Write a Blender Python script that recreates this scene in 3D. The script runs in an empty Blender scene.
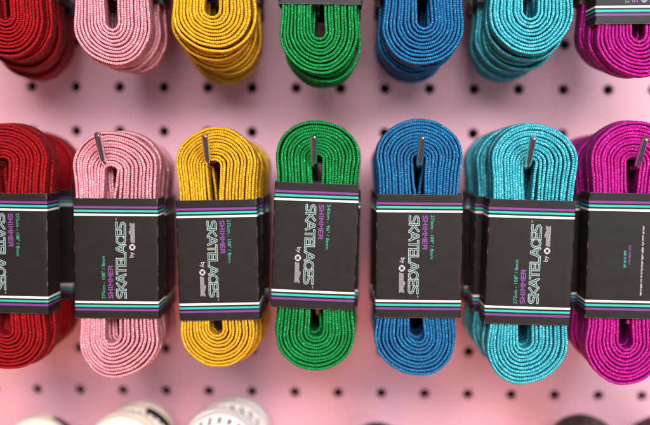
import bpy, math, random
from mathutils import Vector, Matrix, Euler
import numpy as np

scene = bpy.context.scene
COL = scene.collection
MM = 0.001
PITCH = 0.0254            # pegboard hole spacing

# ------------------------------------------------------------------ camera
CAM = Vector((-0.00056, -0.52252, 0.04744))
YAW, TILT, ROLL = 0.01498, -0.08132, -0.00704
FPX = 907.0
ROT = (Matrix.Rotation(YAW, 3, 'Z') @ Matrix.Rotation(TILT, 3, 'X') @ Matrix.Rotation(ROLL, 3, 'Y'))
cd = bpy.data.cameras.new('camera')
cam = bpy.data.objects.new('camera', cd)
COL.objects.link(cam)
cam.location = CAM
cam.rotation_euler = (ROT @ Matrix.Rotation(math.pi / 2, 3, 'X')).to_euler()
cd.sensor_width = 36.0
cd.lens = 36.0 * FPX / 650.0
cd.clip_start = 0.01
cd.clip_end = 50
cd.dof.use_dof = True
cd.dof.focus_distance = 0.432
cd.dof.aperture_fstop = 2.6
cd.dof.aperture_blades = 9
scene.camera = cam


def at(px, py, Y):
    """world point at wall distance Y seen at photo position (px, py)"""
    d = ROT @ Vector(((px - 325.0) / FPX, 1.0, (212.5 - py) / FPX))
    return CAM + d * ((Y - CAM.y) / d.y)


# ------------------------------------------------------------------ helpers
def link(name, me, parent=None, mats=()):
    o = bpy.data.objects.new(name, me)
    COL.objects.link(o)
    if parent:
        o.parent = parent
    for m in mats:
        if me is not None and m.name not in [x.name for x in me.materials if x]:
            me.materials.append(m)
    return o


def tag(o, label=None, cat=None, group=None, kind=None):
    if label: o['label'] = label
    if cat: o['category'] = cat
    if group: o['group'] = group
    if kind: o['kind'] = kind
    return o


class MB:
    """collects verts / faces / material index / uv"""
    def __init__(s):
        s.v, s.f, s.m, s.uv, s.sm = [], [], [], [], []

    def face(s, pts, mat=0, uvs=None, smooth=False):
        b = len(s.v)
        s.v += [tuple(p) for p in pts]
        s.f.append(tuple(range(b, b + len(pts))))
        s.m.append(mat)
        s.uv.append(uvs or [(0, 0)] * len(pts))
        s.sm.append(smooth)

    def grid(s, rows, mat=0, uvs=None, close=False, smooth=True):
        """rows: list of equal length point lists"""
        b = len(s.v)
        n = len(rows[0])
        for r in rows:
            s.v += [tuple(p) for p in r]
        for i in range(len(rows) - 1):
            for j in range(n if close else n - 1):
                k = (j + 1) % n
                s.f.append((b + i * n + j, b + i * n + k, b + (i + 1) * n + k, b + (i + 1) * n + j))
                s.m.append(mat)
                s.sm.append(smooth)
                if uvs:
                    s.uv.append([uvs[i][j], uvs[i][j + 1], uvs[i + 1][j + 1], uvs[i + 1][j]])
                else:
                    s.uv.append([(0, 0)] * 4)

    def mesh(s, name):
        me = bpy.data.meshes.new(name)
        me.from_pydata(s.v, [], s.f)
        me.polygons.foreach_set('material_index', s.m)
        me.polygons.foreach_set('use_smooth', s.sm)
        l = me.uv_layers.new(name='UVMap')
        flat = [c for f in s.uv for p in f for c in p]
        l.data.foreach_set('uv', flat)
        me.update()
        return me


# ------------------------------------------------------------------ materials
def new_mat(name):
    m = bpy.data.materials.new(name)
    m.use_nodes = True
    nt = m.node_tree
    b = nt.nodes['Principled BSDF']
    return m, nt, b


class NT:
    def __init__(s, nt): s.nt = nt
    def n(s, t, **k):
        o = s.nt.nodes.new(t)
        for a, b in k.items(): setattr(o, a, b)
        return o
    def l(s, a, b): s.nt.links.new(a, b)
    def math(s, op, a, b=None, c=None):
        o = s.n('ShaderNodeMath', operation=op)
        for i, x in enumerate((a, b, c)):
            if x is None: continue
            if isinstance(x, (int, float)): o.inputs[i].default_value = x
            else: s.l(x, o.inputs[i])
        return o.outputs[0]
    def mix(s, fac, a, b):
        o = s.n('ShaderNodeMix', data_type='RGBA')
        for sock, x in ((o.inputs[0], fac), (o.inputs[6], a), (o.inputs[7], b)):
            if isinstance(x, (int, float)): sock.default_value = x
            elif isinstance(x, tuple): sock.default_value = (*x, 1)[:4]
            else: s.l(x, sock)
        return o.outputs[2]
    def ramp(s, fac, stops, interp='LINEAR'):
        o = s.n('ShaderNodeValToRGB')
        o.color_ramp.interpolation = interp
        e = o.color_ramp.elements
        e[0].position, e[0].color = stops[0][0], (*stops[0][1], 1)
        e[1].position, e[1].color = stops[-1][0], (*stops[-1][1], 1)
        for p, c in stops[1:-1]:
            k = e.new(p); k.color = (*c, 1)
        s.l(fac, o.inputs[0])
        return o.outputs[0]


def lace_material(name, base, lurex, second=None, flake=0.16, spots=None, sheen=0.0, deep=None, solid=False, relief=.0004):
    """woven elastic lace: oblique yarn beads along the edges, cross ribs on the flats, metallic flecks.
    UV is (length along the lace, way round its section) in millimetres"""
    m, nt, b = new_mat(name)
    g = NT(nt)
    uv = g.n('ShaderNodeUVMap'); uv.uv_map = 'UVMap'
    sep = g.n('ShaderNodeSeparateXYZ'); g.l(uv.outputs[0], sep.inputs[0])
    u, v = sep.outputs[0], sep.outputs[1]
    nz = g.n('ShaderNodeTexNoise', noise_dimensions='2D')
    nz.inputs['Scale'].default_value = 0.35; nz.inputs['Detail'].default_value = 2
    g.l(uv.outputs[0], nz.inputs['Vector'])
    wob = g.math('MULTIPLY_ADD', nz.outputs[0], 0.9, u)
    # edge beads: oblique yarns
    ph = g.math('MULTIPLY_ADD', v, 0.42, g.math('MULTIPLY', wob, 1 / 1.02))
    bead = g.math('MULTIPLY_ADD', g.math('SINE', g.math('MULTIPLY', ph, 2 * math.pi)), 0.5, 0.5)
    ph2 = g.math('MULTIPLY_ADD', v, -0.55, g.math('MULTIPLY', wob, 1 / 1.02))
    bead2 = g.math('MULTIPLY_ADD', g.math('SINE', g.math('MULTIPLY', ph2, 2 * math.pi)), 0.5, 0.5)
    wv = g.math('MULTIPLY_ADD', g.math('SINE', g.math('MULTIPLY', v, 2 * math.pi / 0.95)), 0.5, 0.5)
    hgt = g.math('ADD', g.math('MULTIPLY', bead, 0.6), g.math('MULTIPLY', g.math('MULTIPLY', bead2, wv), 0.5))
    # second yarn: per-stitch random
    cell = g.n('ShaderNodeTexWhiteNoise', noise_dimensions='2D')
    cmb = g.n('ShaderNodeCombineXYZ')
    g.l(g.math('FLOOR', ph), cmb.inputs[0]); g.l(g.math('FLOOR', g.math('MULTIPLY', v, 1.1)), cmb.inputs[1])
    g.l(cmb.outputs[0], cell.inputs['Vector'])
    yarn = g.math('MULTIPLY', g.math('GREATER_THAN', bead, 0.5), g.math('MULTIPLY_ADD', cell.outputs[0], 0.8, 0.35))
    col = g.mix(g.math('MULTIPLY', yarn, 0.9), base, second or lurex)
    if deep:
        # darker ground yarn on the flats, deepened further to shade the grooves between turns
        fr = g.math('MULTIPLY', g.math('FRACT', g.math('DIVIDE', v, 8.68)), 8.68)
        flat = g.math('MULTIPLY', g.math('GREATER_THAN', fr, .55), g.math('LESS_THAN', fr, 7.8))
        col = g.mix(g.math('MULTIPLY', flat, g.math('MULTIPLY_ADD', bead2, 0.5, 0.4)), col, deep)
    # broad dye unevenness
    nb = g.n('ShaderNodeTexNoise', noise_dimensions='2D'); nb.inputs['Scale'].default_value = 0.05
    g.l(uv.outputs[0], nb.inputs['Vector'])
    hs = g.n('ShaderNodeHueSaturation')
    g.l(g.math('MULTIPLY_ADD', nb.outputs[0], 0.3, 0.85), hs.inputs['Value']); g.l(col, hs.inputs['Color'])
    col = hs.outputs[0]
    if spots:
        period, wid, scol = spots
        fr = g.math('FRACT', g.math('DIVIDE', u, period))
        sp = g.math('LESS_THAN', g.math('ABSOLUTE', g.math('SUBTRACT', fr, 0.5)), wid)
        rn = g.n('ShaderNodeTexWhiteNoise', noise_dimensions='1D')
        g.l(g.math('FLOOR', g.math('DIVIDE', u, period * 36)), rn.inputs['W'])
        sp = g.math('MULTIPLY', sp, g.math('GREATER_THAN', rn.outputs[0], 0.70 if solid else 0.58))
        rim = g.math('ABSOLUTE', g.math('SUBTRACT', g.math('MULTIPLY', g.math('FRACT', g.math('DIVIDE', v, 8.68)), 8.68), 4.34))
        sp = g.math('MULTIPLY', sp, g.math('GREATER_THAN', rim, 3.1))
        if solid: sp = g.math('MAXIMUM', sp, g.math('GREATER_THAN', rn.outputs[0], 0.90))
        col = g.mix(sp, col, scol)
    g.l(col, b.inputs['Base Color'])
    b.inputs['Roughness'].default_value = 0.62
    b.inputs['Specular IOR Level'].default_value = 0.2
    b.inputs['Sheen Weight'].default_value = sheen
    b.inputs['Sheen Roughness'].default_value = 0.4
    bump = g.n('ShaderNodeBump'); bump.inputs['Strength'].default_value = 1.0
    bump.inputs['Distance'].default_value = relief
    g.l(hgt, bump.inputs['Height']); g.l(bump.outputs[0], b.inputs['Normal'])
    # metallic flecks of lurex, each with a tilt of its own
    vo = g.n('ShaderNodeTexVoronoi', voronoi_dimensions='2D'); vo.inputs['Scale'].default_value = 4.2
    g.l(uv.outputs[0], vo.inputs['Vector'])
    sc = g.n('ShaderNodeSeparateColor'); g.l(vo.outputs['Color'], sc.inputs[0])
    patch = g.n('ShaderNodeTexNoise', noise_dimensions='2D'); patch.inputs['Scale'].default_value = 0.16; patch.inputs['Detail'].default_value = 1
    g.l(uv.outputs[0], patch.inputs['Vector'])
    mask = g.math('LESS_THAN', sc.outputs[0], g.math('MULTIPLY', flake, g.math('MULTIPLY_ADD', patch.outputs[0], 2.8, -0.65)))
    geo = g.n('ShaderNodeNewGeometry')
    vm = g.n('ShaderNodeVectorMath', operation='SUBTRACT'); g.l(vo.outputs['Color'], vm.inputs[0]); vm.inputs[1].default_value = (.5, .5, .5)
    vs = g.n('ShaderNodeVectorMath', operation='SCALE'); g.l(vm.outputs[0], vs.inputs[0]); vs.inputs['Scale'].default_value = 1.0
    va = g.n('ShaderNodeVectorMath', operation='ADD'); g.l(vs.outputs[0], va.inputs[0]); g.l(geo.outputs['Normal'], va.inputs[1])
    vn = g.n('ShaderNodeVectorMath', operation='NORMALIZE'); g.l(va.outputs[0], vn.inputs[0])
    p2 = g.n('ShaderNodeBsdfPrincipled')
    p2.inputs['Base Color'].default_value = (*lurex, 1)
    p2.inputs['Metallic'].default_value = 0.85; p2.inputs['Roughness'].default_value = 0.5
    g.l(vn.outputs[0], p2.inputs['Normal'])
    mx = g.n('ShaderNodeMixShader'); g.l(mask, mx.inputs[0]); g.l(b.outputs[0], mx.inputs[1]); g.l(p2.outputs[0], mx.inputs[2])
    g.l(mx.outputs[0], nt.nodes['Material Output'].inputs[0])
    return m


LACE = {
    'red':     lace_material('red_lace', (0.20, 0.0006, 0.003), (0.60, 0.018, 0.020), (0.36, 0.0012, 0.004), flake=.18, deep=(0.08, 0.0003, 0.001)),
    'pink':    lace_material('pink_lace', (0.52, 0.14, 0.18), (0.95, 0.66, 0.67), (0.85, 0.46, 0.50), flake=.2, deep=(0.27, 0.045, 0.065)),
    'yellow':  lace_material('yellow_lace', (0.50, 0.235, 0.002), (1.0, 0.70, 0.12), (0.83, 0.48, 0.009), flake=.2, deep=(0.24, 0.085, 0.001)),
    'green':   lace_material('green_lace', (0.0006, 0.125, 0.020), (0.02, 0.55, 0.16), (0.0012, 0.30, 0.057), flake=.16, deep=(0.0004, 0.035, 0.007)),
    'blue':    lace_material('blue_lace', (0.004, 0.070, 0.19), (0.03, 0.38, 0.60), (0.005, 0.195, 0.37), flake=.14, deep=(0.036, 0.005, 0.13)),
    'cyan':    lace_material('cyan_lace', (0.003, 0.23, 0.29), (0.25, 0.82, 0.88), (0.085, 0.56, 0.63), flake=.18, deep=(0.001, 0.075, 0.10)),
    'magenta': lace_material('magenta_lace', (0.29, 0.0004, 0.13), (0.75, 0.06, 0.44), (0.50, 0.002, 0.245), flake=.18, deep=(0.075, 0.001, 0.065)),
    'cream':   lace_material('cream_lace', (0.80, 0.71, 0.57), (0.9, 0.85, 0.75), (0.83, 0.75, 0.62), flake=.0,
                             spots=(4.4, 0.17, (0.012, 0.010, 0.010)), solid=True, relief=.00012),
    'white':   lace_material('white_lace', (0.70, 0.655, 0.59), (0.9, 0.88, 0.85), (0.74, 0.70, 0.64), flake=.0,
                             spots=(5.6, 0.15, (0.015, 0.013, 0.013)), relief=.00012),
    'black':   lace_material('black_lace', (0.016, 0.012, 0.013), (0.5, 0.45, 0.42), (0.03, 0.025, 0.025), flake=.03),
    'brown':   lace_material('brown_lace', (0.02, 0.011, 0.010), (0.6, 0.5, 0.45), (0.06, 0.035, 0.03), flake=.07),
}

# card: matt black print with three stripes at each end; UV = (way round, height) in mm
CARD_H = 29.3


def card_material():
    m, nt, b = new_mat('printed_card')
    g = NT(nt)
    uv = g.n('ShaderNodeUVMap'); uv.uv_map = 'UVMap'
    sep = g.n('ShaderNodeSeparateXYZ'); g.l(uv.outputs[0], sep.inputs[0])
    z = sep.outputs[1]
    d = g.math('SUBTRACT', CARD_H, g.math('ABSOLUTE', z))       # distance from the nearer cut edge
    # stripes mirror at both ends: purple, green, white from the edge inwards
    blk = (0.021, 0.0165, 0.0145)
    nz = g.n('ShaderNodeTexNoise', noise_dimensions='2D'); nz.inputs['Scale'].default_value = 3.2; nz.inputs['Detail'].default_value = 4
    g.l(uv.outputs[0], nz.inputs['Vector'])
    base = g.mix(nz.outputs[0], (0.0095, 0.0070, 0.0058), (0.0122, 0.0092, 0.0077))
    dd = g.math('DIVIDE', d, 12.0)
    def band(a, c):
        return g.math('MULTIPLY', g.math('GREATER_THAN', d, a), g.math('LESS_THAN', d, c))
    col = g.mix(band(3.85, 4.8), base, (0.15, 0.035, 0.19))
    col = g.mix(band(5.65, 6.6), col, (0.02, 0.38, 0.28))
    col = g.mix(band(7.5, 8.45), col, (0.74, 0.70, 0.68))
    col = g.mix(g.math('LESS_THAN', d, 0.10), col, (0.07, 0.06, 0.053))       # raw cut edge of the board
    # uneven gloss
    wn = g.n('ShaderNodeTexNoise', noise_dimensions='2D'); wn.inputs['Scale'].default_value = 0.12; wn.inputs['Detail'].default_value = 6
    g.l(uv.outputs[0], wn.inputs['Vector'])
    # folds rubbed through to the grey board in places
    pu = sep.outputs[0]
    fold = g.math('MINIMUM', g.math('ABSOLUTE', g.math('SUBTRACT', pu, 40.75)), g.math('ABSOLUTE', g.math('SUBTRACT', pu, 116.2)))
    fold = g.math('MINIMUM', fold, d)
    f2 = g.n('ShaderNodeTexNoise', noise_dimensions='2D'); f2.inputs['Scale'].default_value = 0.3; f2.inputs['Detail'].default_value = 5
    g.l(uv.outputs[0], f2.inputs['Vector'])
    rub = g.math('LESS_THAN', fold, g.math('MULTIPLY_ADD', f2.outputs[0], 1.6, -0.80))
    col = g.mix(g.math('MULTIPLY', rub, 0.3), col, (0.22, 0.20, 0.18))
    g.l(col, b.inputs['Base Color'])
    rn = g.math('MULTIPLY_ADD', wn.outputs[0], 0.22, 0.36)
    g.l(rn, b.inputs['Roughness'])
    b.inputs['Specular IOR Level'].default_value = 0.22
    bp = g.n('ShaderNodeBump'); bp.inputs['Strength'].default_value = 0.25; bp.inputs['Distance'].default_value = 0.00008
    g.l(nz.outputs[0], bp.inputs['Height'])
    wv = g.n('ShaderNodeTexNoise', noise_dimensions='2D'); wv.inputs['Scale'].default_value = 0.055; wv.inputs['Detail'].default_value = 2
    g.l(uv.outputs[0], wv.inputs['Vector'])
    bq = g.n('ShaderNodeBump'); bq.inputs['Strength'].default_value = 1.0; bq.inputs['Distance'].default_value = 0.00035
    g.l(wv.outputs[0], bq.inputs['Height']); g.l(bq.outputs[0], bp.inputs['Normal']); g.l(bp.outputs[0], b.inputs['Normal'])
    return m


def flat_mat(name, col, rough=0.5, metal=0.0):
    m, nt, b = new_mat(name)
    g = NT(nt)
    tc = g.n('ShaderNodeTexCoord')
    nz = g.n('ShaderNodeTexNoise'); nz.inputs['Scale'].default_value = 900
    g.l(tc.outputs['Object'], nz.inputs['Vector'])
    hs = g.n('ShaderNodeHueSaturation'); hs.inputs['Color'].default_value = (*col, 1)
    g.l(g.math('MULTIPLY_ADD', nz.outputs[0], 0.3, 0.85), hs.inputs['Value'])
    g.l(hs.outputs[0], b.inputs['Base Color'])
    b.inputs['Roughness'].default_value = rough
    b.inputs['Metallic'].default_value = metal
    return m


M_CARD = card_material()
M_PWHITE = flat_mat('white_ink', (0.42, 0.40, 0.39))
M_PTEAL = flat_mat('teal_ink', (0.04, 0.36, 0.30))
M_PMINT = flat_mat('mint_ink', (0.02, 0.30, 0.21))
M_PPURP = flat_mat('purple_ink', (0.16, 0.035, 0.20))
M_PBLK = flat_mat('black_ink', (0.020, 0.016, 0.014), 0.45)
CARD_MATS = [M_CARD, M_PWHITE, M_PTEAL, M_PBLK, M_PPURP, M_PMINT]


def wall_material():
    m, nt, b = new_mat('pink_painted_board')
    g = NT(nt)
    tc = g.n('ShaderNodeTexCoord')
    nz = g.n('ShaderNodeTexNoise'); nz.inputs['Scale'].default_value = 9; nz.inputs['Detail'].default_value = 5
    g.l(tc.outputs['Object'], nz.inputs['Vector'])
    g.l(g.mix(nz.outputs[0], (0.63, 0.32, 0.375), (0.70, 0.375, 0.43)), b.inputs['Base Color'])
    n2 = g.n('ShaderNodeTexNoise'); n2.inputs['Scale'].default_value = 700; n2.inputs['Detail'].default_value = 3
    g.l(tc.outputs['Object'], n2.inputs['Vector'])
    bp = g.n('ShaderNodeBump'); bp.inputs['Strength'].default_value = 0.3; bp.inputs['Distance'].default_value = 0.0003
    g.l(n2.outputs[0], bp.inputs['Height']); g.l(bp.outputs[0], b.inputs['Normal'])
    b.inputs['Roughness'].default_value = 0.42
    return m


def steel_material():
    m, nt, b = new_mat('zinc_plated_steel')
    g = NT(nt)
    tc = g.n('ShaderNodeTexCoord')
    mp = g.n('ShaderNodeMapping'); mp.inputs['Scale'].default_value = (900, 120, 900)
    g.l(tc.outputs['Object'], mp.inputs['Vector'])
    nz = g.n('ShaderNodeTexNoise'); nz.inputs['Scale'].default_value = 1.0; nz.inputs['Detail'].default_value = 3
    g.l(mp.outputs[0], nz.inputs['Vector'])
    g.l(g.mix(nz.outputs[0], (0.72, 0.73, 0.69), (0.82, 0.83, 0.80)), b.inputs['Base Color'])
    b.inputs['Metallic'].default_value = 1.0
    g.l(g.math('MULTIPLY_ADD', nz.outputs[0], 0.10, 0.08), b.inputs['Roughness'])
    return m


M_WALL = wall_material()
M_STEEL = steel_material()
M_BACK = flat_mat('hole_shade', (0.012, 0.010, 0.011), 0.9)  # near-black colour standing in for the shade behind the holes

# ------------------------------------------------------------------ pegboard (the background surface)
HOLE_R = 0.0029
pb = MB()
SEG = 24
for ci in range(-9, 24):
    for ri in range(-7, 14):
        cx, cz = (ci - 7) * PITCH, -(ri - 3) * PITCH
        sq, rim, edge, inner = [], [], [], []
        for k in range(SEG + 1):
            a = 2 * math.pi * k / SEG
            c, s = math.cos(a), math.sin(a)
            q = (PITCH / 2) / max(abs(c), abs(s))
            sq.append((cx + c * q, 0, cz + s * q))
            rim.append((cx + c * (HOLE_R + .0003), 0, cz + s * (HOLE_R + .0003)))
            edge.append((cx + c * HOLE_R, .0003, cz + s * HOLE_R))
            inner.append((cx + c * HOLE_R, .0045, cz + s * HOLE_R))
        pb.grid([sq, rim], smooth=False)
        pb.grid([rim, edge, inner], smooth=True)
wall = link('pegboard_wall', pb.mesh('pegboard_wall'), None, [M_WALL])
tag(wall, 'pink painted pegboard wall with even rows of round holes', 'wall', kind='structure')
bb = MB()
bb.face([(-.45, .03, -.30), (.45, .03, -.30), (.45, .03, .30), (-.45, .03, .30)])
bk = link('wall', bb.mesh('wall'), None, [M_BACK])
tag(bk, 'black backing sheet painted as the shade inside the pegboard holes', 'wall', kind='structure')

# ------------------------------------------------------------------ lace coils
R0, TURNS, STEP, HS = 2.7, 10.5, 1.68, 38.6      # mm


def lace_coil_mesh(name, seed, mirror=False, loose=0.0, off=0.0):
    rnd = random.Random(seed)
    W, T = 7.7, 1.37
    ph = [rnd.uniform(0, 6.28) for _ in range(8)]
    gaps = [0.0]
    for k in range(14):
        gaps.append(gaps[-1] + rnd.uniform(-.10, .10))
    def rad(p):                                     # p = turns from the inner end
        k = int(p); f = p - k
        gz = gaps[k] * (1 - f) + gaps[k + 1] * f
        r = R0 + STEP * p + gz + 0.10 * math.sin(3.1 * p + ph[0])
        if loose and p > TURNS - 1.0:
            r += loose * min(1, (p - TURNS + 1.0) * 3)
        return r
    def dep(p):
        d = 0.32 * math.sin(1.9 * p + ph[1]) + 0.22 * math.sin(5.3 * p + ph[2]) + 0.10 * math.sin(11.7 * p + ph[5])
        return d + (0.7 * max(0, p - TURNS + 1.6) if loose else 0.0)
    pts = []
    # loose inner end of the lace, lying in the middle of the loop
    x0, z0 = rnd.uniform(-1.6, 0.2), HS - rnd.choice([28, 60, 66, 70])
    r_st = rad(0)
    for k in range(13):
        t = k / 13
        e = t * t * (3 - 2 * t)
        pts.append((x0 * (1 - e) + (r_st - 0.1) * e + 0.5 * math.sin(t * 6), z0 + (HS - z0) * t, 0.9 * (1 - t)))
    n_arc = 44
    p = 0.0
    turn = 0
    while p < TURNS - 1e-6:
        for half in (0, 1):
            zc = HS if half == 0 else -HS
            for k in range(n_arc + 1):
                pp = turn + half * .5 + .5 * k / n_arc
                a = 2 * math.pi * (pp - turn)
                r = rad(pp)
                sq = 1 + 0.035 * math.sin(2 * a + ph[3])
                wob = 0.07 * math.sin(9 * a + ph[4] + pp * 5)
                x = (r + wob) * math.cos(a) * (1.0 + 0.025 * math.sin(a) ** 2)
                z = zc + (r + wob) * math.sin(a) * (0.84 if half == 0 else 0.97) * sq
                pts.append((x, z, dep(pp)))
            p = turn + half * .5 + .5
            # straight run to the other end
            xa, za, da = pts[-1]
            r2 = rad(p + 1e-6)
            xb, zb = (-r2, -HS) if half == 0 else (r2, HS)
            last = p >= TURNS - 1e-6                # the outer end stops under the card
            for k in range(1, 8 if last else 12):
                t = k / 12
                bow = 0.18 * math.sin(math.pi * t) * math.sin(p * 2.3 + ph[6])
                pts.append((xa + (xb - xa) * t + bow - (0.05 * xa) * math.sin(math.pi * t), za + (zb - za) * t, dep(p) + 0.15 * math.sin(t * 9 + ph[7])))
            if last: break
        turn += 1
    P = np.array(pts)
    if mirror: P[:, 0] *= -1
    # hand-wound: the slot sits off centre, the loops lean and bulge, the card nips the waist
    rr = rnd.uniform
    x, z = P[:, 0].copy(), P[:, 1].copy()
    P[:, 0] += off * (1 - np.sqrt(x * x + 5) / 21.2)
    core = np.clip(1 - np.abs(x) / 30, 0, 1)
    P[:, 0] += (0.65 * np.sin(0.12 * z + 0.10 * x + rr(0, 6)) + 0.15 * np.sin(0.31 * z - 0.14 * x + rr(0, 6))) * core
    P[:, 1] += 0.40 * np.sin(0.14 * x + 0.04 * z + rr(0, 6))
    # the slot opens to a teardrop where it meets the fold
    tear = np.where(z > 0, 0.95, 0.4) * np.exp(-((np.abs(z) - HS + 5) / 9.0) ** 2)
    P[:, 0] += tear * np.tanh(x / 1.4) * np.exp(-np.abs(x) / 7.5)
    t = np.clip((HS + 9 - np.abs(z)) / 17, 0, 1)
    P[:, 0] *= 1 - 0.065 * t * t * (3 - 2 * t)
    cap = np.abs(z) > HS - 12
    P[:, 0] -= (P[cap, 0].max() + P[cap, 0].min()) / 2
    P[:, 0] *= (20.75 - T / 2) / P[:, 0].max()
    P[:, 1] -= (P[:, 1].max() + P[:, 1].min()) / 2
    P[:, 1] *= (58.6 - T / 2) / P[:, 1].max()
    # drop doubled points
    keep = np.r_[True, np.linalg.norm(np.diff(P[:, :2], axis=0), axis=1) > 0.05]
    P = P[keep]
    tg = np.gradient(P[:, :2], axis=0)
    tg /= np.linalg.norm(tg, axis=1)[:, None]
    nr = np.stack([-tg[:, 1], tg[:, 0]], 1)
    s = np.r_[0, np.cumsum(np.linalg.norm(np.diff(P[:, :2], axis=0), axis=1))]
    # section: rounded flat band, (across thickness, depth)
    c = 0.56
    sec = []
    hx, hy = T / 2, W / 2
    for (sx, sy, a0) in ((1, -1, -90), (1, 1, 0), (-1, 1, 90), (-1, -1, 180)):
        for j in range(4):
            a = math.radians(a0 + 90 * j / 3)
            sec.append((sx * (hx - c) + c * math.cos(a), sy * (hy - c) + c * math.sin(a)))
    sec = np.array(sec)
    per = np.r_[0, np.cumsum(np.linalg.norm(np.diff(np.vstack([sec, sec[:1]]), axis=0), axis=1))]
    nsec = len(sec)
    n = len(P)
    X = P[:, 0:1] + nr[:, 0:1] * sec[None, :, 0]
    Z = P[:, 1:2] + nr[:, 1:2] * sec[None, :, 0]
    Y = P[:, 2:3] + W / 2 + sec[None, :, 1] + 0 * X
    V = np.stack([X, Y, Z], 2).reshape(-1, 3) * MM
    ii, jj = np.meshgrid(np.arange(n - 1), np.arange(nsec), indexing='ij')
    kk = (jj + 1) % nsec
    F = np.stack([ii * nsec + jj, ii * nsec + kk, (ii + 1) * nsec + kk, (ii + 1) * nsec + jj], 2).reshape(-1, 4)
    if mirror: F = F[:, ::-1]
    me = bpy.data.meshes.new(name)
    faces = F.tolist() + [list(range(nsec))[::-1], list(range((n - 1) * nsec, n * nsec))]
    me.from_pydata(V.tolist(), [], faces)
    me.polygons.foreach_set('use_smooth', [True] * len(F) + [False, False])
    l = me.uv_layers.new(name='UVMap')
    U1 = np.stack([s[ii], per[jj]], 2); U2 = np.stack([s[ii], per[jj + 1]], 2)
    U3 = np.stack([s[ii + 1], per[jj + 1]], 2); U4 = np.stack([s[ii + 1], per[jj]], 2)
    quad = [U1, U2, U3, U4]
    if mirror: quad = quad[::-1]
    uv = np.stack(quad, 2).reshape(-1)
    l.data.foreach_set('uv', np.r_[uv, np.zeros(2 * nsec * 2)])
    me.update()
    return me


COILS = [lace_coil_mesh('lace_coil', 3), lace_coil_mesh('lace_coil', 8, True), lace_coil_mesh('lace_coil', 21, False, 1.1),
         lace_coil_mesh('lace_coil', 34, True), lace_coil_mesh('lace_coil', 55), lace_coil_mesh('lace_coil', 77, True, 0.8),
         lace_coil_mesh('lace_coil', 101, True, 0, -2.0), lace_coil_mesh('lace_coil', 102, False, 0, -3.8), lace_coil_mesh('lace_coil', 103, True, 0, -1.2),
         lace_coil_mesh('lace_coil', 104, False, 0.5, 0.3), lace_coil_mesh('lace_coil', 105, True, 0, .6), lace_coil_mesh('lace_coil', 106, False, 0, -2.6),
         lace_coil_mesh('lace_coil', 107, True, 0, -1.0)]
_coloured = {}


def coil_for(idx, colour):
    k = (idx, colour)
    if k not in _coloured:
        me = COILS[idx].copy()
        me.materials.clear(); me.materials.append(LACE[colour])
        _coloured[k] = me
    return _coloured[k]


# ------------------------------------------------------------------ printed card sleeves
CW, CDEP = 20.9, 17.4            # half width, depth (mm)


def bow(x, z):
    return -0.35 * (1 - min(1, (x / CW) ** 2)) * (0.5 + 0.5 * (z / CARD_H) ** 2)


def stroke(mb, line, w, layer, mat, xf, closed=False):
    """flat mitred ribbon along a polyline; layer in mm in front of the card"""
    L = [Vector(p) for p in line]
    n = len(L)
    left, right = [], []
    for i in range(n):
        a = L[(i - 1) % n] if (closed or i > 0) else None
        c = L[(i + 1) % n] if (closed or i < n - 1) else None
        d1 = (L[i] - a).normalized() if a is not None else None
        d2 = (c - L[i]).normalized() if c is not None else None
        p = L[i].copy()
        if d1 is None: p -= d2 * w / 2; d1 = d2
        elif d2 is None: p += d1 * w / 2; d2 = d1
        n1, n2 = Vector((-d1.y, d1.x)), Vector((-d2.y, d2.x))
        mv = (n1 + n2)
        if mv.length < 1e-6: mv = n1
        mv.normalize()
        k = min(1.9, 1 / max(.35, mv.dot(n1)))
        left.append(p + mv * w / 2 * k); right.append(p - mv * w / 2 * k)
    rng = range(n if closed else n - 1)
    for i in rng:
        j = (i + 1) % n
        q = [xf(v, layer) for v in (right[i], right[j], left[j], left[i])]
        mb.face(q, mat)


def arc(cx, cy, rx, ry, a0, a1, n=9):
    return [(cx + rx * math.cos(math.radians(a0 + (a1 - a0) * i / n)), cy + ry * math.sin(math.radians(a0 + (a1 - a0) * i / n))) for i in range(n + 1)]


GLYPH = {   # deco capitals, unit box
    'S': [[(.95, 1), (.30, 1), (.06, .86), (.06, .68), (.22, .56), (.78, .44), (.94, .32), (.94, .14), (.70, 0), (.05, 0)]],
    'K': [[(.05, 0), (.05, 1)], [(.95, 1), (.20, .52), (.95, 0)]],
    'A': [[(.0, 0), (.42, 1), (.58, 1), (1.0, 0)], [(.24, .30), (.76, .30)]],
    'T': [[(.0, 1), (1.0, 1)], [(.5, 1), (.5, 0)]],
    'E': [[(.95, 1), (.06, 1), (.06, 0), (.95, 0)], [(.06, .5), (.85, .5)]],
    'L': [[(.06, 1), (.06, 0), (.85, 0)]],
    'C': [arc(.56, .5, .52, .5, 52, 308, 12)],
    'H': [[(.06, 0), (.06, 1)], [(.94, 0), (.94, 1)], [(.06, .5), (.94, .5)]],
    'I': [[(.5, 0), (.5, 1)]],
    'M': [[(.04, 0), (.04, 1), (.5, .42), (.96, 1), (.96, 0)]],
    'R': [[(.06, 0), (.06, 1), (.75, 1), (.94, .86), (.94, .64), (.75, .5), (.06, .5)], [(.55, .5), (.95, 0)]],
}
GW = {'S': .92, 'K': .95, 'A': 1.08, 'T': .95, 'E': .80, 'L': .78, 'C': 1.0, 'H': .95, 'I': .35, 'M': 1.1, 'R': .95}


def letter_lines(text, x, y, length, height, gap):
    tot = sum(GW[c] for c in text) + gap * (len(text) - 1)
    k = length / tot
    out = []
    for c in text:
        out += [[(x + p[0] * GW[c] * k, y + p[1] * height) for p in line] for line in GLYPH[c]]
        x += (GW[c] + gap) * k
    return out


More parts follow.
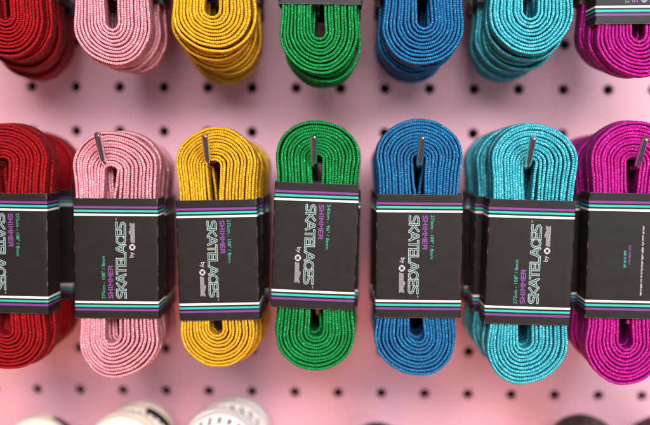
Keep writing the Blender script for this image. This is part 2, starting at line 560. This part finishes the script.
def font_shapes(text, size):
    cu = bpy.data.curves.new('lettering', 'FONT')
    cu.body = text
    cu.size = size
    cu.resolution_u = 3
    o = bpy.data.objects.new('lettering', cu)
    COL.objects.link(o)
    bpy.context.view_layer.update()
    me = bpy.data.meshes.new_from_object(o.evaluated_get(bpy.context.evaluated_depsgraph_get()))
    vs = [tuple(v.co) for v in me.vertices]
    fs = [tuple(p.vertices) for p in me.polygons]
    bpy.data.objects.remove(o); bpy.data.curves.remove(cu); bpy.data.meshes.remove(me)
    return vs, fs


def put_text(mb, text, x, y, length, layer, mat, xf, hscale=None):
    vs, fs = font_shapes(text, 1.0)
    x0 = min(v[0] for v in vs); x1 = max(v[0] for v in vs)
    k = length / (x1 - x0)
    ky = hscale or k
    for f in fs:
        mb.face([xf(Vector((x + (vs[i][0] - x0) * k, y + vs[i][1] * ky)), layer) for i in f], mat)


def sleeve_mesh(kind, size_text='275cm - 108" / 8mm'):
    mb = MB()
    # outline round the pack, starting at back centre
    c = 0.9
    ring = []
    y0, y1 = -0.75, CDEP - 0.75
    def edge(a, b, n): return [(a[0] + (b[0] - a[0]) * i / n, a[1] + (b[1] - a[1]) * i / n) for i in range(n)]
    def corner(cx, cy, a0): return [(cx + c * math.cos(math.radians(a0 + 90 * i / 5)), cy + c * math.sin(math.radians(a0 + 90 * i / 5))) for i in range(5)]
    ring += edge((-CW + c, y0), (CW - c, y0), 14) + corner(CW - c, y0 + c, -90)
    ring += edge((CW, y0 + c), (CW, y1 - c), 5) + corner(CW - c, y1 - c, 0)
    ring += edge((CW - c, y1), (-CW + c, y1), 14) + corner(-CW + c, y1 - c, 90)
    ring += edge((-CW, y1 - c), (-CW, y0 + c), 5) + corner(-CW + c, y0 + c, 180)
    n = len(ring)
    per = [0]
    for i in range(n):
        a, b = ring[i], ring[(i + 1) % n]
        per.append(per[-1] + math.dist(a, b))
    zs = [-CARD_H + 2 * CARD_H * i / 12 for i in range(13)]
    def shape(p, z, inset=0):
        x, y = p
        if y < y0 + 0.01: y += bow(x, z)
        ym = (y0 + y1) / 2
        x *= 1 - inset / CW
        y = ym + (y - ym) * (1 - inset / (CDEP / 2))
        return (x * MM, y * MM, z * MM)
    rows = [[shape(p, z) for p in ring] for z in zs]
    uvs = [[(per[j], z) for j in range(n + 1)] for z in zs]
    mb.grid(rows, 0, uvs, close=True)
    inn = [[shape(p, z, .4) for p in ring] for z in (-CARD_H, CARD_H)]
    mb.grid(inn[::-1], 0, [[(per[j], z) for j in range(n + 1)] for z in (25, -25)], close=True)
    e = CARD_H - .02
    mb.grid([rows[-1], inn[1]], 0, [[(per[j], e) for j in range(n + 1)]] * 2, close=True, smooth=False)
    mb.grid([inn[0], rows[0]], 0, [[(per[j], -e) for j in range(n + 1)]] * 2, close=True, smooth=False)
    sgn = -1 if kind == 'down' else 1
    def xf(v, layer):
        # reading direction runs up the card (or down it)
        X, Z = -sgn * v.y, sgn * v.x
        return (X * MM, (y0 + bow(X, Z) - layer) * MM, Z * MM)
    if kind in ('up', 'down'):
        A = -19.6           # start of the lines along the reading direction
        lay = 0.03
        for wd, mat, l in ((1.04, 1, .03), (.68, 2, .06), (.44, 3, .09)):
            for i, line in enumerate(letter_lines('SKATELACES', A + .6, -4.6, 36.6, 4.15, .10)):
                stroke(mb, line, wd, l + .0012 * i, mat, xf)
        put_text(mb, 'TM', A + 38.2, -.6, 1.1, .03, 1, xf)
        for i, line in enumerate(letter_lines('SHIMMER', A + .3, 1.75, 15.8, 2.0, .28)):
            stroke(mb, line, .48, .03 + .0012 * i, 4, xf)
        put_text(mb, size_text, A, 5.5, 20.8, .03, 5, xf, 2.35)
        # by-line: small word, round emblem, outlined script too small to read
        put_text(mb, 'by', A + 20.3, -8.6, 2.6, .03, 1, xf)
        cx, cy = A + 25.3, -8.1
        stroke(mb, arc(cx, cy, 1.1, 1.1, 0, 345, 22), .85, .03, 1, xf, closed=True)
        for q in range(4):
            a = math.radians(45 + 90 * q)
            stroke(mb, [(cx + .75 * math.cos(a), cy + .75 * math.sin(a)), (cx + 1.3 * math.cos(a), cy + 1.3 * math.sin(a))], .32, .06, 3, xf)
        r = random.Random(5)
        x = A + 27.6
        k = 0
        while x < A + 36.4:
            hgt = r.choice([1.5, 1.9, 1.5, 2.3])
            lean = .35
            line = [(x, cy - 1.0), (x + lean, cy - 1.0 + hgt), (x + .85 + lean, cy - 1.0 + hgt), (x + .6, cy - 1.0), (x + 1.15, cy - 1.0)]
            stroke(mb, line, .5, .03 + .001 * k, 1, xf)
            stroke(mb, line, .24, .06 + .001 * k, 3, xf)
            x += 1.32; k += 1
    else:
        # back of the card: one line of tiny white print and two short tiny lines
        sgn = -1
        r = random.Random(11)
        def tiny(x, y, length, h, mat):
            e = x + length
            while x < e:
                wl = r.randint(2, 7)
                for _ in range(wl):
                    if x > e: break
                    t = r.choice([1.0, .72, .72, 1.0, .72])
                    stroke(mb, [(x, y), (x, y + h * t)], .17, .03, mat, xf)
                    if r.random() < .6: stroke(mb, [(x + .18, y + h * t * r.choice([0, .5, 1])), (x + .30, y + h * t * .5)], .15, .034, mat, xf)
                    x += .44
                x += .36
        tiny(-14.0, 4.6, 32.5, .78, 1)
        tiny(-2.4, -3.6, 7.8, 1.25, 5)
        tiny(-5.0, -1.4, 8.8, .95, 4)
    me = mb.mesh('card_sleeve')
    for m in CARD_MATS: me.materials.append(m)
    return me


SLEEVE = {'up': sleeve_mesh('up'), 'down': sleeve_mesh('down'), 'down240': sleeve_mesh('down', '240cm - 96" / 8mm'), 'back': sleeve_mesh('back')}

# ------------------------------------------------------------------ packs
def pack(colour, px, py, Y, label, group, tilt=0, yaw=0, pitch=0, w=86, h=250, kind='up', card=(0, 0, 0), coils=(0, 1), shift=(0.0, 0.0), tall=1.0):
    """px, py: where the middle of its front coil shows; Y: depth of that coil's front; w, h: its size in photo pixels at depth .088"""
    p = at(px, py + .8, Y)
    root = bpy.data.objects.new('shoelace_pack', None)
    root.empty_display_size = .02
    COL.objects.link(root)
    root.location = p
    root.rotation_euler = (math.radians(pitch), math.radians(tilt), math.radians(yaw))
    tag(root, label, 'shoelaces', group)
    sx, sz = w / 88.6, h / 242.5
    for k, ci in enumerate(coils):
        o = link('lace_coil', coil_for(ci, colour), root)
        o.location = (max(-.3, min(.3, shift[0])) * MM * k, k * 8.0 * MM, shift[1] * MM * k)
        o.scale = (sx, 1, sz)
    s = link('card_sleeve', SLEEVE[kind], root)
    s.location = (max(-.4, min(.4, card[0])) * MM, 0, card[1] * MM)
    s.scale = (sx, 1, tall)
    s.rotation_euler = (0, math.radians(card[2]), 0)
    return root


G_MID = 'shoelace packs in the middle row'
G_TOP = 'shoelace packs in the top row'
G_LOW = 'shoelace packs in the bottom row'
F = -0.088
# middle row, front packs
pack('red', 7, 247, F, 'glittery red shoelace pack cut by the left edge, frontmost of its stack', G_MID, 0, -3, w=88, h=249, kind='down', card=(-1.6, -2.6, .3), coils=(6, 0), shift=(.4, .3))
pack('pink', 116, 255.5, F, 'glittery pink shoelace pack with upright silver lettering, frontmost on its hook', G_MID, 0, 0, w=87, h=250, kind='up', card=(0.2, -1.1, 0), coils=(7, 4), shift=(1.2, .3))
pack('yellow', 217.5, 247.5, F, 'glittery golden yellow shoelace pack, frontmost on its hook', G_MID, -1, 0, w=83, h=242, kind='down', card=(.1, -5.8, -.6), coils=(8, 1), shift=(.9, -1.0))
pack('green', 315.5, 246.5, F, 'glittery green shoelace pack in full view between yellow and blue', G_MID, 1.0, 0, w=86, h=251, tall=1.04, kind='down240', card=(-.6, .6, .8), coils=(9, 3), shift=(.2, .6))
pack('blue', 418, 248, F, 'blue and violet shoelace pack, frontmost on the hook between green and turquoise', G_MID, 0, 0, w=88, h=258, tall=1.02, kind='down', card=(1.5, -3.6, 0), coils=(10, 0), shift=(-.4, .2))
pack('cyan', 530.5, 255, F, 'glittery turquoise shoelace pack, frontmost on its hook', G_MID, 1.2, 0, w=88, h=262, tall=1.03, kind='up', card=(-.9, -3.2, 0), coils=(11, 3), shift=(-1.4, .5))
pack('magenta', 632, 254, F, 'magenta shoelace pack showing the plain back of its card', G_MID, .2, -1, w=90, h=265, tall=1.035, kind='back', card=(-.4, -.6, .2), coils=(12, 1), shift=(-1.2, .4))
# middle row, packs behind
pack('red', 36, 241, -.046, 'red shoelace pack behind the front red one, dark card edge beside the pink pack', G_MID, 0, 0, w=86, h=242, kind='down', card=(-.6, -1.4, 0), coils=(5, 3))
pack('pink', 126, 252, -.067, 'pink shoelace pack half hidden behind the front pink one', G_MID, 0, 0, w=86, h=242, kind='up', card=(0, -1.5, 0), coils=(0, 1), shift=(.6, -.4))
pack('yellow', 224, 250, -.067, 'yellow shoelace pack mostly hidden behind the front yellow one', G_MID, 0, 0, w=84, h=242, kind='down', card=(0, -2, 0), coils=(4, 3), shift=(.3, -.6))
pack('green', 318.5, 245, -.067, 'green shoelace pack hidden behind the front green one, rim just showing', G_MID, 1, 0, w=86, h=256, kind='down', card=(1.2, -1, 0), coils=(3, 0), shift=(.3, .3))
pack('blue', 414, 246, -.067, 'blue shoelace pack hidden behind the front blue one', G_MID, 0, 0, w=86, h=246, kind='down', card=(0, -2, 0), coils=(0, 1))
pack('cyan', 514, 247, -.066, 'turquoise shoelace pack showing its left side behind the front turquoise one', G_MID, .5, 0, w=86, h=254, kind='up', card=(0, -3.5, 0), coils=(1, 4), shift=(-.8, -.5))
pack('magenta', 613, 249, -.066, 'magenta shoelace pack in shadow behind the one with the reversed card', G_MID, 0, 0, w=88, h=250, kind='up', card=(-.5, -1, 0), coils=(1, 0), shift=(-.6, -.4))
pack('magenta', 598, 244, -.043, 'rearmost magenta shoelace pack of the middle row, near the pegboard', G_MID, 0, 0, w=86, h=240, kind='up', card=(0, -1, 0), coils=(0, 3))
pack('cyan', 503, 243, -.044, 'rearmost turquoise shoelace pack of the middle row, near the pegboard', G_MID, 0, 0, w=86, h=246, kind='up', card=(0, -2, 0), coils=(3, 0))

pack('pink', 133, 249, -.044, 'rearmost pink shoelace pack of the middle row, its edge beside the yellow pack', G_MID, 0, 0, w=86, h=240, kind='up', card=(0, -1, 0), coils=(3, 4))
pack('yellow', 231, 247, -.044, 'rearmost yellow shoelace pack of the middle row, added to darken the gap beside it', G_MID, 0, 0, w=86, h=240, kind='up', card=(0, -1, 0), coils=(3, 4))  # this and the next two: unseen packs added to darken the gaps
pack('green', 320, 243, -.044, 'rearmost green shoelace pack of the middle row, added to darken the gap beside it', G_MID, 0, 0, w=88, h=244, kind='up', card=(0, -1, 0), coils=(1, 4))
pack('blue', 410, 244, -.044, 'rearmost blue shoelace pack of the middle row, added to darken the gap beside it', G_MID, 0, 0, w=88, h=244, kind='up', card=(0, -1, 0), coils=(1, 4))

# top row: only the lower loops come into view
def top(colour, px, bottom, Y, label, h=250, **k):
    sc = FPX / (Y - CAM.y) / 2090.0
    kw = dict(w=87, kind='down', card=(0, 2.5, 0))
    kw.update(k)
    hh = h
    pack(colour, px, bottom - 5.5 - hh * .5 * sc, Y, label, G_TOP, h=hh, **kw)

top('red', 3, 57, F, 'red shoelace loop in the top left corner, frontmost of three', coils=(5, 0), shift=(.8, -1.2))
top('red', 18, 70, -.066, 'red shoelace pack second of three in the top left corner', coils=(2, 3), shift=(.6, -.6))
top('red', 30, 80, -.043, 'lowest hanging red shoelace pack, rearmost in the top left corner', coils=(3, 1), shift=(.4, -.3))
top('pink', 109, 65, F, 'pink shoelace loop under the top edge, frontmost', w=84, coils=(0, 3), shift=(1.2, -.6), card=(0, 2.0, 0))
top('pink', 124, 72, -.066, 'pink shoelace pack behind the front one, top row', w=84, coils=(1, 0), shift=(.8, -.2))
top('yellow', 211, 52, F, 'yellow shoelace loop at the top edge, frontmost of three', w=92, coils=(2, 3), shift=(.6, -3.4), card=(0, 5, 0))
top('yellow', 219, 71, -.066, 'yellow shoelace pack second of three at the top edge', w=88, coils=(3, 0), shift=(.4, -1.6))
top('yellow', 223, 83, -.045, 'lowest hanging yellow shoelace pack, rearmost at the top edge', w=86, coils=(0, 1), shift=(.3, -.6))
top('green', 320.5, 74, F, 'green shoelace loop below a card edge at the top', w=84, coils=(3, 2), shift=(.1, -3.4), card=(.3, 1.6, .5), kind='down240')
top('green', 322, 87, -.067, 'green shoelace pack tucked behind the front one, top row', w=82, coils=(0, 1))
top('blue', 423, 64, F, 'blue shoelace loop at the top edge, frontmost', coils=(4, 0), shift=(-.3, -1.4))
top('blue', 417, 75, -.066, 'blue shoelace pack second of three at the top edge', w=84, coils=(1, 3), shift=(-.3, -.8))
top('blue', 412, 82, -.045, 'lowest hanging blue shoelace pack, rearmost at the top edge', w=80, coils=(0, 3))
top('cyan', 535, 53, F, 'turquoise shoelace loop at the top edge, frontmost of three', w=90, coils=(1, 5), shift=(-1.0, -2.6), card=(0, 5, 0))
top('cyan', 520, 70, -.066, 'turquoise shoelace pack second of three at the top edge', coils=(2, 3), shift=(-.7, -1.2))
top('cyan', 509, 80, -.045, 'lowest hanging turquoise shoelace pack, rearmost at the top edge', w=84, coils=(3, 4), shift=(-.4, -.4))
top('magenta', 641, 76, F, 'magenta shoelace loop below a striped card in the top right corner', w=90, coils=(0, 3), kind='up', card=(.4, -6.4, -1.3), shift=(-.5, .2), tilt=.6)
top('magenta', 622, 72, -.066, 'magenta shoelace pack in shadow behind the striped card, top right corner', kind='up', coils=(3, 0), shift=(-.8, .3))

# bottom row: tops of the packs that hang near the board
def low(colour, px, top_py, Y, label, h=250, **k):
    sc = FPX / (Y - CAM.y) / 2090.0
    pack(colour, px, top_py + h * .5 * sc, Y, label, G_LOW, h=h, kind='down', **k)

low('cream', 37, 414, -.030, 'cream shoelace pack with dark spots in the bottom left corner', w=84, coils=(0, 3), shift=(.4, -1))
low('cream', 136, 402, -.030, 'cream shoelace pack with black marks below the pink pack, rearmost', w=84, coils=(3, 0))
low('cream', 121, 412, -.052, 'cream shoelace pack with black marks below the pink pack, in front', w=84, coils=(0, 1))
low('white', 232, 398, -.030, 'white spotted shoelace pack below the yellow pack, rearmost', w=84, coils=(1, 4))
low('white', 219, 409, -.052, 'white spotted shoelace pack below the yellow pack, in front', w=84, coils=(0, 3))
low('black', 377, 425, -.036, 'black shoelace pack at the bottom edge below the blue pack', w=80, coils=(3, 0))
low('brown', 587, 417, -.036, 'dark brown speckled shoelace pack at the bottom edge between turquoise and magenta', w=84, coils=(0, 3))
low('brown', 664, 419, -.036, 'dark brown shoelace pack in the bottom right corner', w=84, coils=(3, 0))

# ------------------------------------------------------------------ hooks
def tube(mb, path, r):
    P = [Vector(p) for p in path]
    n = 14
    rings = []
    for i, p in enumerate(P):
        d = (P[min(i + 1, len(P) - 1)] - P[max(i - 1, 0)]).normalized()
        a = Vector((1, 0, 0)) if abs(d.x) < .9 else Vector((0, 0, 1))
        s = d.cross(a).normalized(); t = d.cross(s)
        rr = r
        rings.append([p + (s * math.cos(2 * math.pi * k / n) + t * math.sin(2 * math.pi * k / n)) * rr for k in range(n)])
    mb.grid(rings, close=True)
    for ring, d, rev in ((rings[0], (P[0] - P[1]).normalized(), True), (rings[-1], (P[-1] - P[-2]).normalized(), False)):
        c = sum(ring, Vector()) / n
        small = [c + (q - c) * .82 + d * r * .22 for q in ring]
        mb.grid([ring, small], close=True)
        mb.face(small[::-1] if rev else small)


def hook_mesh():
    mb = MB()
    path = [(0, -3.2, 0)]
    zf = 9.6
    for i in range(1, 13):
        t = i / 12
        path.append((0, -3.2 - 83.3 * t, zf * t))
    # bend, then the raised tip
    a0, a1 = math.atan2(zf, 83.3), math.radians(52)
    y, z = path[-1][1], path[-1][2]
    for i in range(1, 9):
        a = a0 + (a1 - a0) * i / 8
        y -= .75 * math.cos(a); z += .75 * math.sin(a)
        path.append((0, y, z))
    for i in range(1, 7):
        path.append((0, y - 2.25 * i * math.cos(a1), z + 2.25 * i * math.sin(a1)))
    tube(mb, [tuple(c * MM for c in p) for p in path], 1.65 * MM)
    # cross bar that rests on the board, with a prong into each of two holes
    hb = PITCH / 2
    tube(mb, [(-hb, .006, 0), (-hb, .001, 0), (-hb + .0004, -.0012, 0), (-hb + .002, -.0020, 0), (hb - .002, -.0020, 0), (hb - .0004, -.0012, 0), (hb, .001, 0), (hb, .006, 0)], .0015)
    return mb.mesh('peg_hook')


HM = hook_mesh()
HM.materials.append(M_STEEL)
names = ['red', 'pink', 'yellow', 'green', 'blue', 'turquoise', 'magenta']
hook0 = link('peg_hook', HM)
SWAY = [0, 1.0, .3, .2, -.3, .4, 1.2]      # play of each hook in its holes
for i, nm in enumerate(names):
    o = hook0 if i == 0 else hook0.copy()
    if i: COL.objects.link(o)
    o.location = ((2 * i + .5 - 7) * PITCH + SWAY[i] * MM, 0, PITCH)
    tag(o, 'steel peg hook with raised tip holding the %s laces of the middle row' % nm, 'hook', 'peg hooks of the middle row')

# ------------------------------------------------------------------ light
w = bpy.data.worlds.new('World')
scene.world = w
w.use_nodes = True
w.node_tree.nodes['Background'].inputs[0].default_value = (0.95, 0.86, 1.0, 1)
w.node_tree.nodes['Background'].inputs[1].default_value = 0.09


def area(name, loc, target, sx, sy, power, col):
    d = bpy.data.lights.new(name, 'AREA')
    d.shape = 'RECTANGLE'; d.size = sx; d.size_y = sy
    d.energy = power; d.color = col
    o = bpy.data.objects.new(name, d)
    COL.objects.link(o)
    o.location = loc
    o.rotation_euler = (Vector(target) - Vector(loc)).to_track_quat('-Z', 'Y').to_euler()
    return o


area('shop_light', (0.12, -1.20, 0.62), (0, -.03, 0.02), 1.1, .5, 38, (.97, .95, 1.0))
area('side_light', (0.85, -1.15, 0.0), (0.05, -.05, 0), .6, .8, 7.5, (.97, .95, 1.0))
area('low_light', (-0.24, -0.46, -0.52), (-.10, 0, -.16), .8, .3, 3.6, (1.0, .34, .18))

scene.view_settings.view_transform = 'Standard'
scene.view_settings.look = 'None'
scene.view_settings.exposure = 0
scene.view_settings.gamma = 1
scene.render.engine = 'CYCLES'
